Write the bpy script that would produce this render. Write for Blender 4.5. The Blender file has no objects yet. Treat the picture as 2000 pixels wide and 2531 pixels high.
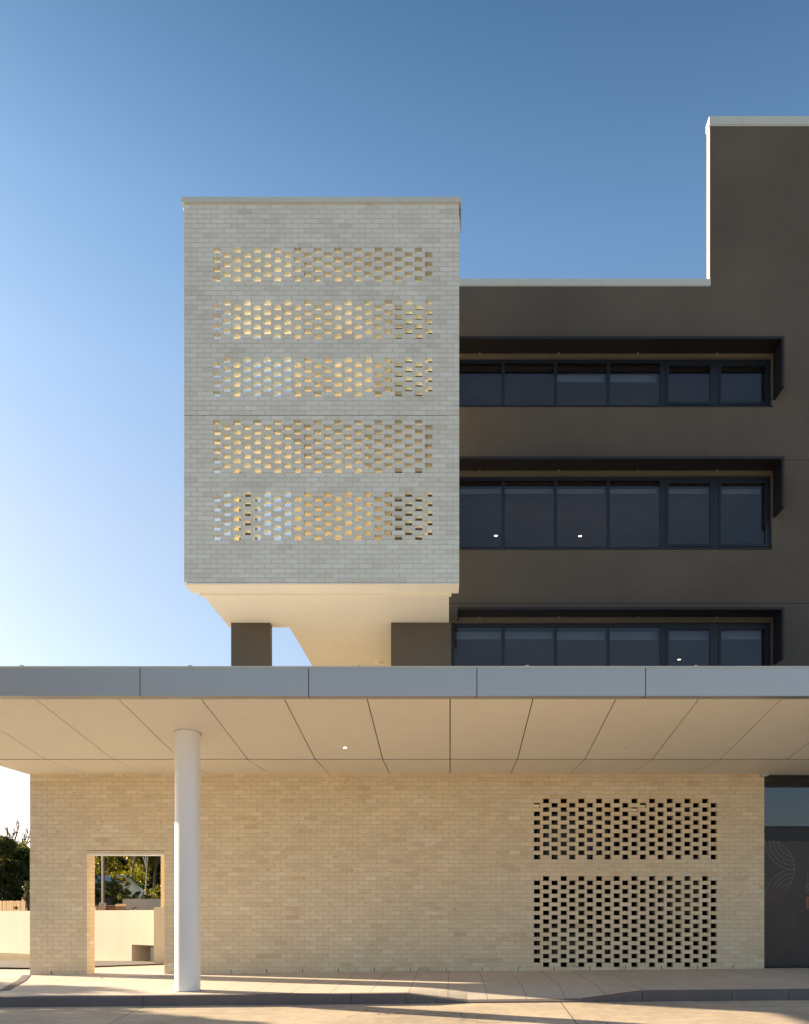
import bpy, math, random
from mathutils import Vector, Matrix
R = random.Random(7)
PI = math.pi
sc = bpy.context.scene
COL = sc.collection
EYE = 1.46
F = 2050.0
PX, PY = 1113.0, 2220.0
def xat(px, d): return (px - PX) * d / F
def zat(py, d): return EYE + (PY - py) * d / F

# ------------------------------------------------------------------ mesh builder
class MB:
    def __init__(self):
        self.v = []; self.f = []; self.c = []; self.smooth = False
    def box(self, x0, x1, y0, y1, z0, z1, col=None, M=None):
        n = len(self.v)
        p = [(x0,y0,z0),(x1,y0,z0),(x1,y1,z0),(x0,y1,z0),(x0,y0,z1),(x1,y0,z1),(x1,y1,z1),(x0,y1,z1)]
        if M is not None: p = [tuple(M @ Vector(q)) for q in p]
        self.v += p
        for q in ((0,3,2,1),(4,5,6,7),(0,1,5,4),(1,2,6,5),(2,3,7,6),(3,0,4,7)):
            self.f.append(tuple(n+i for i in q)); self.c.append(col)
        return self
    def poly(self, pts, col=None):
        n = len(self.v); self.v += [tuple(p) for p in pts]
        self.f.append(tuple(range(n, n+len(pts)))); self.c.append(col); return self
    def prism(self, pts, z0, z1, col=None):      # pts ccw in xy
        n = len(self.v); k = len(pts)
        self.v += [(x,y,z0) for x,y in pts] + [(x,y,z1) for x,y in pts]
        self.f.append(tuple(n+i for i in reversed(range(k)))); self.c.append(col)
        self.f.append(tuple(n+k+i for i in range(k))); self.c.append(col)
        for i in range(k):
            j = (i+1) % k
            self.f.append((n+i, n+j, n+k+j, n+k+i)); self.c.append(col)
        return self
    def tube(self, a, b, r0, r1=None, n=10, caps=True, col=None):
        r1 = r0 if r1 is None else r1
        a = Vector(a); b = Vector(b); d = (b-a).normalized()
        u = d.cross(Vector((0,0,1)) if abs(d.z) < .9 else Vector((1,0,0))).normalized(); w = d.cross(u)
        s = len(self.v)
        for c, r in ((a,r0),(b,r1)):
            for i in range(n):
                t = 2*PI*i/n; self.v.append(tuple(c + u*math.cos(t)*r + w*math.sin(t)*r))
        for i in range(n):
            j = (i+1) % n
            self.f.append((s+i, s+j, s+n+j, s+n+i)); self.c.append(col)
        if caps:
            self.f.append(tuple(s+i for i in reversed(range(n)))); self.c.append(col)
            self.f.append(tuple(s+n+i for i in range(n))); self.c.append(col)
        return self
    def build(self, name, mat, parent=None, smooth=False, base=None):
        off = Vector((0,0,0))
        if base is not None: off = Vector(base)
        p = parent
        po = Vector((0,0,0))
        while p is not None: po += p.location; p = p.parent
        me = bpy.data.meshes.new(name)
        sh = po + off
        me.from_pydata([(x-sh.x, y-sh.y, z-sh.z) for x,y,z in self.v], [], self.f)
        if any(c is not None for c in self.c):
            at = me.color_attributes.new('tone', 'FLOAT_COLOR', 'CORNER')
            li = 0
            for fc, c in zip(self.f, self.c):
                c = c or (.5,.5,.5)
                for _ in fc:
                    at.data[li].color = (c[0],c[1],c[2],1); li += 1
        me.update()
        if smooth:
            me.polygons.foreach_set('use_smooth', [True]*len(me.polygons))
            try: me.set_sharp_from_angle(angle=math.radians(40))
            except Exception: pass
        o = bpy.data.objects.new(name, me); COL.objects.link(o)
        o.data.materials.append(mat)
        if parent is not None: o.parent = parent
        o.location = off
        return o

def plate(mb, xs, zs, hole, y0, y1, col=None):
    """wall plate with openings: only outside faces and reveals"""
    nx, nz = len(xs)-1, len(zs)-1
    solid = lambda i,j: 0 <= i < nx and 0 <= j < nz and not hole(i,j)
    for i in range(nx):
        for j in range(nz):
            if not solid(i,j): continue
            a,b,c,d = xs[i],xs[i+1],zs[j],zs[j+1]
            mb.poly([(a,y0,c),(b,y0,c),(b,y0,d),(a,y0,d)],col)
            mb.poly([(b,y1,c),(a,y1,c),(a,y1,d),(b,y1,d)],col)
            if not solid(i-1,j): mb.poly([(a,y1,c),(a,y0,c),(a,y0,d),(a,y1,d)],col)
            if not solid(i+1,j): mb.poly([(b,y0,c),(b,y1,c),(b,y1,d),(b,y0,d)],col)
            if not solid(i,j-1): mb.poly([(a,y1,c),(b,y1,c),(b,y0,c),(a,y0,c)],col)
            if not solid(i,j+1): mb.poly([(a,y0,d),(b,y0,d),(b,y1,d),(a,y1,d)],col)

def empty(name, loc, label, cat, group=None):
    o = bpy.data.objects.new(name, None); COL.objects.link(o); o.location = loc
    o.empty_display_size = .3
    return tag(o, label, cat, group)
def tag(o, label=None, cat=None, group=None, kind=None):
    if label: o['label'] = label
    if cat: o['category'] = cat
    if group: o['group'] = group
    if kind: o['kind'] = kind
    return o

# ------------------------------------------------------------------ materials
def mat(name, base, rough=.7, metal=0., spec=.5):
    m = bpy.data.materials.new(name); m.use_nodes = True
    b = m.node_tree.nodes['Principled BSDF']
    b.inputs['Base Color'].default_value = (*base, 1); b.inputs['Roughness'].default_value = rough
    b.inputs['Metallic'].default_value = metal; b.inputs['Specular IOR Level'].default_value = spec
    return m
def N(m, t, **kw):
    n = m.node_tree.nodes.new(t)
    for k, v in kw.items(): setattr(n, k, v)
    return n
def L(m, a, b): m.node_tree.links.new(a, b)
def bsdf(m): return m.node_tree.nodes['Principled BSDF']
def ramp(m, fac, stops):
    r = N(m, 'ShaderNodeValToRGB'); L(m, fac, r.inputs[0])
    e = r.color_ramp.elements
    while len(e) < len(stops): e.new(.5)
    for q, (p, c) in zip(e, stops): q.position = p; q.color = (*c, 1) if len(c) == 3 else c
    return r.outputs[0]
def noise(m, scale, detail=4, rough=.6, vec=None, dist=0.):
    n = N(m, 'ShaderNodeTexNoise'); n.inputs['Scale'].default_value = scale
    n.inputs['Detail'].default_value = detail; n.inputs['Roughness'].default_value = rough
    n.inputs['Distortion'].default_value = dist
    if vec is not None: L(m, vec, n.inputs['Vector'])
    return n.outputs['Fac']
def geo(m): return N(m, 'ShaderNodeNewGeometry').outputs['Position']
def mapv(m, v, scale=(1,1,1), rot=(0,0,0)):
    n = N(m, 'ShaderNodeMapping'); n.inputs['Scale'].default_value = scale; n.inputs['Rotation'].default_value = rot
    L(m, v, n.inputs['Vector']); return n.outputs[0]
def mth(m, op, a, b=None, c=None):
    n = N(m, 'ShaderNodeMath', operation=op)
    for i, q in enumerate((a, b, c)):
        if q is None: continue
        if isinstance(q, (int, float)): n.inputs[i].default_value = q
        else: L(m, q, n.inputs[i])
    return n.outputs[0]
def mix(m, fac, a, b, mode='MIX'):
    n = N(m, 'ShaderNodeMix', data_type='RGBA', blend_type=mode)
    for s, q in ((0, fac), (6, a), (7, b)):
        if isinstance(q, (int, float)): n.inputs[s].default_value = q
        elif isinstance(q, tuple): n.inputs[s].default_value = (*q, 1)
        else: L(m, q, n.inputs[s])
    return n.outputs[2]
def bump(m, h, strength=.3, dist=.01):
    n = N(m, 'ShaderNodeBump'); n.inputs['Strength'].default_value = strength; n.inputs['Distance'].default_value = dist
    L(m, h, n.inputs['Height']); L(m, n.outputs[0], bsdf(m).inputs['Normal'])

def m_brick(name, stain, warm):
    m = mat(name, (.6,.54,.43), .85, spec=.25)
    a = N(m, 'ShaderNodeVertexColor'); a.layer_name = 'tone'
    p = geo(m)
    n1 = noise(m, 1.1, 5, .65, p); n2 = noise(m, 60, 4, .7, p)
    st = noise(m, 9, 5, .65, mapv(m, p, (1,1,3.2)), .8)
    col = a.outputs[0]
    col = mix(m, 1.0, col, ramp(m, n1, [(.3,(.94,.93,.92)),(.7,(1.04,1.04,1.03))]), 'MULTIPLY')
    col = mix(m, 1.0, col, ramp(m, n2, [(.3,(.93,.93,.93)),(.7,(1.04,1.04,1.04))]), 'MULTIPLY')
    k = ramp(m, st, [(stain,(0,0,0)),(stain+.06,(.55,.55,.55)),(1,(.7,.7,.7))])
    mid = N(m, 'ShaderNodeSeparateColor'); L(m, k, mid.inputs[0])
    col = mix(m, mid.outputs[0], col, warm)
    L(m, col, bsdf(m).inputs['Base Color'])
    bump(m, noise(m, 90, 5, .7, p), .35, .004)
    return m
M = {}
M['brick_lower'] = m_brick('cream_brick_ground', .60, (.43,.27,.12))
M['brick_tower'] = m_brick('cream_brick_upper', .74, (.42,.36,.27))
mm = mat('mortar', (.58,.53,.44), .95, spec=.1); bump(mm, noise(mm, 120, 3, .6, geo(mm)), .3, .003); M['mortar'] = mm
mm = mat('mortar_upper', (.47,.48,.47), .95, spec=.1); bump(mm, noise(mm, 120, 3, .6, geo(mm)), .3, .003); M['mortar_upper'] = mm

def m_paint(name, base, rough=.7, var=.08, bmp=.15, scale=.6, fine=80, spec=.4, runs=.6):
    m = mat(name, base, rough, spec=spec); p = geo(m)
    n = noise(m, scale, 5, .6, p)
    lo = 1-var; hi = 1+var
    c = mix(m, 1.0, base, ramp(m, n, [(.3,(lo,lo,lo)),(.7,(hi,hi,hi))]), 'MULTIPLY')
    # faint vertical run marks
    v = noise(m, 5, 3, .5, mapv(m, p, (1,1,.06)))
    c = mix(m, 1.0, c, ramp(m, v, [(.35,(1-var*runs,)*3),(.65,(1+var*runs*.5,)*3)]), 'MULTIPLY')
    L(m, c, bsdf(m).inputs['Base Color'])
    if bmp: bump(m, noise(m, fine, 4, .65, p), bmp, .004)
    return m
M['dark_render'] = m_paint('dark_render', (.108,.094,.077), .8, .15, .35, .35, spec=.25, runs=.15)
M['soffit'] = m_paint('soffit_panel', (.84,.785,.675), .6, .03, .03, .4)
M['sunlit_parapet'] = m_paint('sunlit_parapet_tone', (.42,.36,.26), .8, .04, .15)
M['cream_render'] = m_paint('cream_render', (.86,.68,.40), .75, .05, .15)
M['white_paint'] = m_paint('white_paint', (.80,.80,.79), .38, .02, .04, 1.2, 40, .5)
M['white_wall'] = m_paint('white_render', (.56,.50,.41), .8, .05, .2)
M['grey_wall'] = m_paint('grey_render', (.50,.47,.44), .8, .06, .2)
M['shade_gap'] = mat('joint_backing', (.02,.02,.02), .9)
M['capping'] = m_paint('metal_capping', (.50,.55,.52), .45, .04, 0, .5)
M['hood'] = m_paint('dark_metal_hood', (.013,.012,.014), .5, .1, 0, 1)
M['frame'] = m_paint('navy_window_frame', (.006,.012,.022), .4, .1, 0, 1)
M['interior'] = m_paint('room_plaster', (.62,.55,.50), .8, .05, 0, 1)
M['blind'] = m_paint('roller_blind_fabric', (.30,.36,.43), .8, .04, 0, 1)
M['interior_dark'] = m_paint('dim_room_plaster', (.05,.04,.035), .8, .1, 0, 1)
M['roof_metal'] = m_paint('canopy_roof_metal', (.55,.55,.53), .6, .05, 0, 1)
fm = mat('fascia_aluminium', (.42,.44,.44), .34, .55); p = geo(fm)
bump(fm, noise(fm, 1.6, 2, .5, mapv(fm, p, (1,1,.4))), .05, .02); M['fascia'] = fm

def m_glass(name, tint, refl=1.0, ior=1.55, tilt=.0):
    m = bpy.data.materials.new(name); m.use_nodes = True
    nt = m.node_tree; nt.nodes.clear()
    o = nt.nodes.new('ShaderNodeOutputMaterial'); t = nt.nodes.new('ShaderNodeBsdfTransparent')
    g = nt.nodes.new('ShaderNodeBsdfGlossy'); f = nt.nodes.new('ShaderNodeFresnel'); mx = nt.nodes.new('ShaderNodeMixShader')
    mu = nt.nodes.new('ShaderNodeMath'); mu.operation = 'MULTIPLY'; mu.inputs[1].default_value = refl; mu.use_clamp = True
    t.inputs[0].default_value = (*tint, 1); g.inputs['Roughness'].default_value = .0
    g.inputs[0].default_value = (.9,.95,1,1)
    f.inputs[0].default_value = ior
    nt.links.new(f.outputs[0], mu.inputs[0]); nt.links.new(mu.outputs[0], mx.inputs[0])
    nt.links.new(t.outputs[0], mx.inputs[1]); nt.links.new(g.outputs[0], mx.inputs[2]); nt.links.new(mx.outputs[0], o.inputs[0])
    return m
M['glass'] = m_glass('tinted_window_glass', (.66,.68,.72), 1.3, 1.5)
M['entry_glass'] = m_glass('entrance_glass', (.25,.27,.3), 1.7, 1.6)
M['dark_glass'] = m_glass('screen_room_glass', (.5,.5,.5), .6, 1.4)

def m_emit(name, c, s):
    m = bpy.data.materials.new(name); m.use_nodes = True; b = m.node_tree.nodes['Principled BSDF']
    b.inputs['Emission Color'].default_value = (*c,1); b.inputs['Emission Strength'].default_value = s
    b.inputs['Base Color'].default_value = (.8,.8,.8,1); return m
M['lamp'] = m_emit('downlight_glow', (1,.80,.55), 3)

def m_concrete(name, base, joints=None, var=.12, streak=None, crack=False, spec=.3):
    m = mat(name, base, .88, spec=spec); p = geo(m)
    n1 = noise(m, .5, 6, .62, p); n2 = noise(m, 7, 5, .7, p); n3 = noise(m, 70, 3, .6, p)
    c = mix(m, 1.0, base, ramp(m, n1, [(.32,(1-var,)*3),(.68,(1+var,)*3)]), 'MULTIPLY')
    c = mix(m, 1.0, c, ramp(m, n2, [(.3,(1-var*.8,)*3),(.7,(1+var*.6,)*3)]), 'MULTIPLY')
    c = mix(m, 1.0, c, ramp(m, n3, [(.3,(.9,.9,.9)),(.7,(1.07,1.07,1.07))]), 'MULTIPLY')
    h = n3
    if streak:
        s = noise(m, streak[0], 5, .6, mapv(m, p, streak[1], (0,0,streak[2] if len(streak) > 2 else 0)))
        c = mix(m, 1.0, c, ramp(m, s, [(.35,(.84,.83,.82)),(.65,(1.07,1.07,1.07))]), 'MULTIPLY')
        h = mth(m, 'ADD', n3, s)
    # small dark pits and specks
    v = N(m, 'ShaderNodeTexVoronoi'); v.inputs['Scale'].default_value = 2.6; L(m, p, v.inputs['Vector'])
    pk = mth(m, 'LESS_THAN', v.outputs['Distance'], .035)
    c = mix(m, mth(m, 'MULTIPLY', pk, .6), c, (.08,.06,.05))
    if crack:
        w = N(m, 'ShaderNodeTexVoronoi', feature='DISTANCE_TO_EDGE'); w.inputs['Scale'].default_value = .33
        wp = N(m, 'ShaderNodeVectorMath', operation='ADD')
        nn = N(m, 'ShaderNodeTexNoise'); nn.inputs['Scale'].default_value = 1.2; nn.inputs['Detail'].default_value = 5; L(m, p, nn.inputs['Vector'])
        L(m, p, wp.inputs[0]); L(m, nn.outputs['Color'], wp.inputs[1]); L(m, wp.outputs[0], w.inputs['Vector'])
        ck = mth(m, 'LESS_THAN', w.outputs['Distance'], .003)
        gate = mth(m, 'GREATER_THAN', noise(m, .8, 2, .5, p), .52)
        c = mix(m, mth(m, 'MULTIPLY', mth(m, 'MULTIPLY', ck, gate), .65), c, (.05,.04,.035))
    if joints:
        sx = N(m, 'ShaderNodeSeparateXYZ'); L(m, p, sx.inputs[0])
        tot = None
        for ax, off, per, w in joints:
            q = mth(m, 'SUBTRACT', sx.outputs[ax], off)
            q = mth(m, 'ABSOLUTE', mth(m, 'SUBTRACT', mth(m, 'FRACT', mth(m, 'ADD', mth(m, 'DIVIDE', q, per), .5)), .5))
            k = mth(m, 'LESS_THAN', q, w / per / 2)
            tot = k if tot is None else mth(m, 'MAXIMUM', tot, k)
        c = mix(m, mth(m, 'MULTIPLY', tot, .85), c, (.04,.035,.03))
    L(m, c, bsdf(m).inputs['Base Color']); bump(m, h, .25, .006)
    return m
M['footpath'] = m_concrete('footpath_concrete', (.58,.52,.44), [(0,-.035,.612,.008),(1,13.70,50,.008)], .08)
M['road'] = m_concrete('driveway_concrete', (.54,.45,.34), [(0,1.7,6.4,.016)], .2, (3.2,(.35,6,1),.12), True)
M['kerb'] = m_concrete('kerb_concrete', (.16,.14,.133), None, .1)
M['rear_slab'] = m_concrete('rear_concrete', (.60,.53,.43), None, .08, (2.5,(.4,3,1)))
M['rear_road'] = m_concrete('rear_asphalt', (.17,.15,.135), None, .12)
M['earth'] = m_concrete('earth', (.22,.18,.10), None, .2)
M['far_ground'] = m_concrete('far_ground', (.50,.43,.31), None, .15)

# ------------------------------------------------------------------ brickwork
def clamp(c): return tuple(max(0, min(.95, q)) for q in c)
def tone_lower():
    b = R.gauss(1, .028); r = R.random()
    if r < .03: c = (.74,.59,.38)
    elif r < .18: c = (.78,.645,.45)
    elif r < .24: c = (.83,.73,.56)
    else: c = (.81,.685,.485)
    return clamp(tuple(q*b for q in c))
def tone_tower():
    b = R.gauss(1, .022); r = R.random()
    if r < .08: c = (.57,.60,.555)
    elif r < .26: c = (.61,.64,.595)
    elif r < .38: c = (.65,.695,.68)
    else: c = (.625,.67,.635)
    return clamp(tuple(q*b for q in c))

def brickwork(x0, x1, ztop, ch, nrows, yf, th, bl, perf, tone, block=None, phase=0., first=0, infill=()):
    """stretcher-bond wall; perf: {row: (start, pitch, width, n)}; block: (xa, xb, z) opening below z.
    returns (bricks, mortar) builders"""
    B, Q = MB(), MB()
    J = .010
    rows = []
    for k in range(first, nrows):
        zt = ztop - ch*k; zb = zt - ch + J
        holes = []
        if k in perf:
            s, pt, w, n = perf[k]
            holes = [(s+i*pt, s+i*pt+w) for i in range(n)]
        if block and zt - ch*.5 < block[2]: holes = sorted(holes + [(block[0], block[1])])
        solids = []; a = x0
        for h in holes: solids.append((a, h[0])); a = h[1]
        solids.append((a, x1))
        cells = []
        off = phase + (bl/2 if k % 2 else 0)
        for a, b in solids:
            if k in perf and b - a < bl*1.2: cells.append((a, b)); continue
            n0 = math.floor((a - x0 - off)/bl)
            cur = a; e = x0 + off + (n0+1)*bl
            if e - a < .06: e += bl
            while e < b - .06:
                cells.append((cur, e-J)); cur = e; e += bl
            cells.append((cur, b))
        for a, b in cells:
            d = R.uniform(-.0012,.0012)
            B.box(a, b, yf+d, yf+th, zb, zt, tone())
        for a, b in solids:                       # mortar in the cross joints, recessed
            for (c0, c1), (c2, c3) in zip(cells, cells[1:]):
                if c1 >= a-1e-6 and c3 <= b+1e-6 and c2 > c1+1e-6 and c2-c1 < .02:
                    Q.box(c1-.002, c2+.002, yf+.005, yf+th-.005, zb+.001, zt-.001)
        rows.append((solids, zb))
    for (s0, zb), (s1, _) in zip(rows, rows[1:]):  # bed joints between this row and the one below
        for a, b in s0:
            for c, d in s1:
                lo, hi = max(a,c), min(b,d)
                if hi - lo > .005: Q.box(lo+.003, hi-.003, yf+.0045, yf+th-.0045, zb-J-.001, zb+.001)
    return B, Q

# ================================================================== SETTING: ground
def zp(x, y):                      # footpath height with the vehicle ramp pressed into it
    z = .009*x if x < 7 else .063
    if x < -8.4: z = -.0756
    t = 0.
    if y < 13.70:
        if x < -.68 or x > 2.95: w = 0
        elif x < .27: w = (x+.68)/.95
        elif x < 2.0: w = 1
        else: w = 1-(x-2.0)/.95
        t = w*.140*min(1, (13.70-y)/.97)
    return z - t
KY = 12.73
mb = MB()
xs = sorted(set([-14,-8.4,-6,-4,-2,-.68,-.43,-.2,.03,.27,.8,1.4,2.0,2.25,2.5,2.75,2.95,4,5,6,7,10,16]))
ys = [KY+.004, 13.0, 13.25, 13.5, 13.70, 14.5, 15.5, 16.2, 17.6]
for i in range(len(xs)-1):
    for j in range(len(ys)-1):
        a,b,c,d = xs[i],xs[i+1],ys[j],ys[j+1]
        if b <= -8.4 and d > 13.70: continue
        mb.poly([(a,c,zp(a,c)),(b,c,zp(b,c)),(b,d,zp(b,d)),(a,d,zp(a,d))])
# corner fillet beside the wall end
c0, c1 = (-8.4,13.70), (-8.4,16.0)
pts = [(-8.4,13.70,zp(-8.5,13.8)),(-8.4,16.6,zp(-8.4,16)),(-8.35,16.62,zp(-8.4,16))]
fp = mb.build('footpath', M['footpath']); tag(fp, kind='structure')

mb = MB()                          # kerb: top 150 mm wide nosing and face down to the road
kj = [-14,-7.0,-4.72,-1.52,-.68,-.2,.27,2.0,2.5,2.95,4.32,5.2,8,11,16]
for a, b in zip(kj, kj[1:]):
    if a >= .27 and b <= 2.0: h = .022
    g = .004
    n = max(1, int((b-a)/.25)); 
    for i in range(n):
        u = a+(b-a)*i/n + (g if i == 0 else 0); v = a+(b-a)*(i+1)/n - (g if i == n-1 else 0)
        for (s, e) in ((u, v),):
            zs_, ze_ = zp(s, KY+.004)+.004, zp(e, KY+.004)+.004
            zb_s, zb_e = -.40, -.40
            y0, y1 = KY-.002, KY+.14
            zs2, ze2 = zp(s, y1)+.004, zp(e, y1)+.004
            mb.poly([(s,y0+.012,zs_),(e,y0+.012,ze_),(e,y1,ze2),(s,y1,zs2)])
            mb.poly([(s,y0,zs_-.012),(e,y0,ze_-.012),(e,y0+.012,ze_),(s,y0+.012,zs_)])
            mb.poly([(s,y0,zb_s),(e,y0,zb_e),(e,y0,ze_-.012),(s,y0,zs_-.012)])
            mb.poly([(s,y1,zb_s),(s,y0,zb_s),(s,y0,zs_-.012),(s,y0+.012,zs_),(s,y1,zs2)])
            mb.poly([(e,y0,zb_e),(e,y1,zb_e),(e,y1,ze2),(e,y0+.012,ze_),(e,y0,ze_-.012)])
tag(mb.build('kerb', M['kerb']), kind='structure')

def zr(x, y):
    z = -.155 + max(-.10, min(.063, .009*x))
    return z - .055*(KY - y) if y > 6 else z - .055*(KY-6)
mb = MB()
xr = [-60,-12,-8,-4,-2,0,2,4,6,7,12,60]; yr = [-60,6,8,9,10,11,12,12.5,KY+.02]
for i in range(len(xr)-1):
    for j in range(len(yr)-1):
        a,b,c,d = xr[i],xr[i+1],yr[j],yr[j+1]
        mb.poly([(a,c,zr(a,c)),(b,c,zr(b,c)),(b,d,zr(b,d)),(a,d,zr(a,d))])
tag(mb.build('road', M['road']), kind='structure')
mb = MB(); mb.poly([(-700,-700,-.72),(700,-700,-.72),(700,700,-.72),(-700,700,-.72)])
tag(mb.build('ground', M['far_ground']), kind='structure')
# concrete yard behind the wall and left of it
mb = MB()
def zy(x): return max(-.13, .009*x) - .006 if x < 7 else .05
xq = [-60,-20,-14,-11,-8.4,-6,-3,0,4,7,16]
for a, b in zip(xq, xq[1:]):
    y0 = 12.75 if b <= -8.4 else 16.2
    if b <= -8.4: y0 = 13.715
    mb.poly([(a,y0,zy(a)-.012),(b,y0,zy(b)-.012),(b,24,zy(b)-.012),(a,24,zy(a)-.012)])
tag(mb.build('yard', M['rear_slab']), kind='structure')
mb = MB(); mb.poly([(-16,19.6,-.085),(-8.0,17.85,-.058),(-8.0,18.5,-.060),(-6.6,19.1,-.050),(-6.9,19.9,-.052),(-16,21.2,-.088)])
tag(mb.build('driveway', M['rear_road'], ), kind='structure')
# driveway apron cutting across the end of the footpath, with a dark strip along its edge
e_ = [(-8.36,16.49),(-7.87,15.35),(-7.55,14.4),(-7.30,13.72),(-7.45,13.62)]
mb = MB(); mb.poly([(x_,y_,max(zp(x_,y_),-.0756)+.005) for x_,y_ in [(-20,13.60)]+e_[::-1]+[(-20,16.49)]])
tag(mb.build('driveway_apron', M['rear_slab']), kind='structure')
mb = MB()
for (a0,a1),(b0,b1) in zip(e_[:-1], e_[1:]):
    mb.poly([(b0-.14,b1,zp(b0,b1)+.010),(b0+.01,b1,zp(b0,b1)+.010),(a0+.01,a1,zp(a0,a1)+.010),(a0-.14,a1,zp(a0,a1)+.010)])
tag(mb.build('apron_edge_strip', M['kerb']), kind='structure')
# ================================================================== GROUND FLOOR BRICK WALL
WY = 16.53
wall = empty('brick_wall', (-1, WY, 0), 'long cream brick wall under the canopy with two perforated brick panels and a doorway', 'wall')
zt0 = 3.436; ch = .086
pa, wd = .3525, .125
rowsA = (1.669, pa, wd, 11); rowsB = (1.851, pa, wd, 10)
perf = {}
for k in range(0, 14): perf[k] = rowsB if k % 2 == 0 else rowsA
for k in range(18, 39): perf[k] = rowsB if k % 2 == 0 else rowsA
DX0, DX1, DZ = -7.24, -5.70, 2.318
B, Q = brickwork(-8.38, 6.26, zt0, ch, 43, WY, .11, .2385, perf, tone_lower, (DX0, DX1, DZ+.043), 0., -6)
# rear leaf and door jambs
for k in range(-6, 43):
    zt = zt0-ch*k; zb = zt-ch+.01
    def jb(xa, xb, y0, y1):
        B.box(xa, xb, y0, y1, zb, zt, tone_lower())
    if zt - ch*.5 < DZ+.043:
        for xa, xb in ((DX0-.11, DX0), (DX1, DX1+.11), (-8.38, -8.27)):
            if k % 2: jb(xa, xb, WY+.12, WY+.36)
            else: jb(xa, xb, WY+.12, WY+.235); jb(xa, xb, WY+.245, WY+.36)
    else: jb(-8.38, -8.27, WY+.12, WY+.36)
zb = zt0-ch*43
Q.box(-8.374, DX0-.006, WY+.106, WY+.354, zb, 3.9)
Q.box(DX1+.006, 1.55, WY+.106, WY+.354, zb, 3.9)
Q.box(DX0-.006, DX1+.006, WY+.106, WY+.354, DZ+.05, 3.9)
B.build('brick_face', M['brick_lower'], wall); Q.build('mortar_joints', M['mortar'], wall)
x_ = DX0+.005; q_ = MB()
while x_ < DX1-.02:
    q_.box(x_, min(x_+.2285, DX1-.005), WY, WY+.1, DZ+.046, 2.404, tone_lower()); x_ += .2385
q_.build('cut_brick', M['brick_lower'], wall)
mb = MB(); mb.box(DX0+.002, DX1-.002, WY-.004, WY+.362, DZ, DZ+.040)
mb.build('door_lintel', M['white_paint'], wall)
# three loose infill bricks seen in the upper panel
for (px_, py_, w_) in ((1.669,3.345,.11),(1.669+6*pa,3.345,.10),(1.851+5*pa,3.262,.11)):
    mb = MB(); mb.box(px_+.004, px_+w_, WY+.010, WY+.10, py_-.071, py_-.018-(.0 if w_>.105 else .012), (.92,.80,.64))
    mb.build('infill_brick', M['brick_lower'], wall)
x = -7.95
while x < 6.2:
    if not (DX0-.1 < x < DX1+.1):
        mb = MB(); z_ = zp(x, 16.4)
        mb.box(x-.006, x+.006, WY-.0035, WY+.02, z_+.004, z_+.078); mb.build('weep_hole', M['shade_gap'], wall)
    x += .7155
# dim room behind the perforated panels
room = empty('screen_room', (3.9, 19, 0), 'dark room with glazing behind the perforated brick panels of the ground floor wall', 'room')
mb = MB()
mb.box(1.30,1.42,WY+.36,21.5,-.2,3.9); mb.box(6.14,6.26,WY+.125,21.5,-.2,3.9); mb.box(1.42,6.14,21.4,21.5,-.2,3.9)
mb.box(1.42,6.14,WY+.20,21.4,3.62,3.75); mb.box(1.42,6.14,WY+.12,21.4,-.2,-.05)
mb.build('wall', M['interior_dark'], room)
fr = MB()
for xx in (1.55,2.7,3.85,5.0,6.08): fr.box(xx-.03,xx+.03,WY+.62,WY+.70,.0,3.6)
for zz in (.03,2.05,3.55): fr.box(1.55,6.08,WY+.625,WY+.695,zz-.03,zz+.03)
fr.build('window_frame', M['frame'], room)
g = MB(); g.box(1.55,6.08,WY+.655,WY+.665,.05,3.5); g.build('pane', M['dark_glass'], room)

# ================================================================== CANOPY
CX0, CX1 = -8.42, 13.0
can = empty('canopy', (0, 12.9, 4.4), 'long flat entrance canopy with grey metal fascia panels and cream panelled soffit', 'canopy')
D0, D1, D2, D3 = 11.81, 12.0, 14.75, 17.4
Z0, Z1, Z2 = 4.74, 4.34, 3.93
Lp = (1179-763)/2*0+2.4
fj = [xat(p, 11.81) for p in (-70,346,763,1179,1596,2012.5,2429,2846)]
fj[0] = CX0
fj = [CX0] + [xat(p, 11.81) for p in (-70,346,763,1179,1596,2012.5,2429,2846)] + [CX1]
fj = sorted(set(round(q,4) for q in fj if CX0 <= q <= CX1))
for a, b in zip(fj, fj[1:]):
    g_ = .006
    mb = MB(); a_, b_ = a+g_, b-g_
    mb.box(a_, b_, D0, D0+.03, Z1, Z0)
    mb.box(a_, b_, D0+.03, D1, Z1, Z1+.02)
    mb.build('fascia_panel', M['fascia'], can)
mb = MB(); mb.box(CX0+.02, CX1, D0+.035, D0+.06, Z1+.03, Z0-.01); mb.box(CX0+.02, CX1, D0+.05, D1+.02, Z1+.025, Z1+.04)
mb.build('joint_backing', M['shade_gap'], can)
mb = MB(); mb.box(CX0, CX1, D0-.012, D0+.12, Z0+.001, Z0+.022)
for q in (2.4*i-6.1 for i in range(9)): mb.box(q-.02, q+.02, D0-.02, D0+.05, Z0+.0225, Z0+.034)
mb.build('roof_edge_trim', M['capping'], can)
mb = MB(); mb.box(CX0+.01, CX1, D0+.125, D3, Z0-.05, Z0+.003); mb.build('roof_sheet', M['roof_metal'], can)
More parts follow.
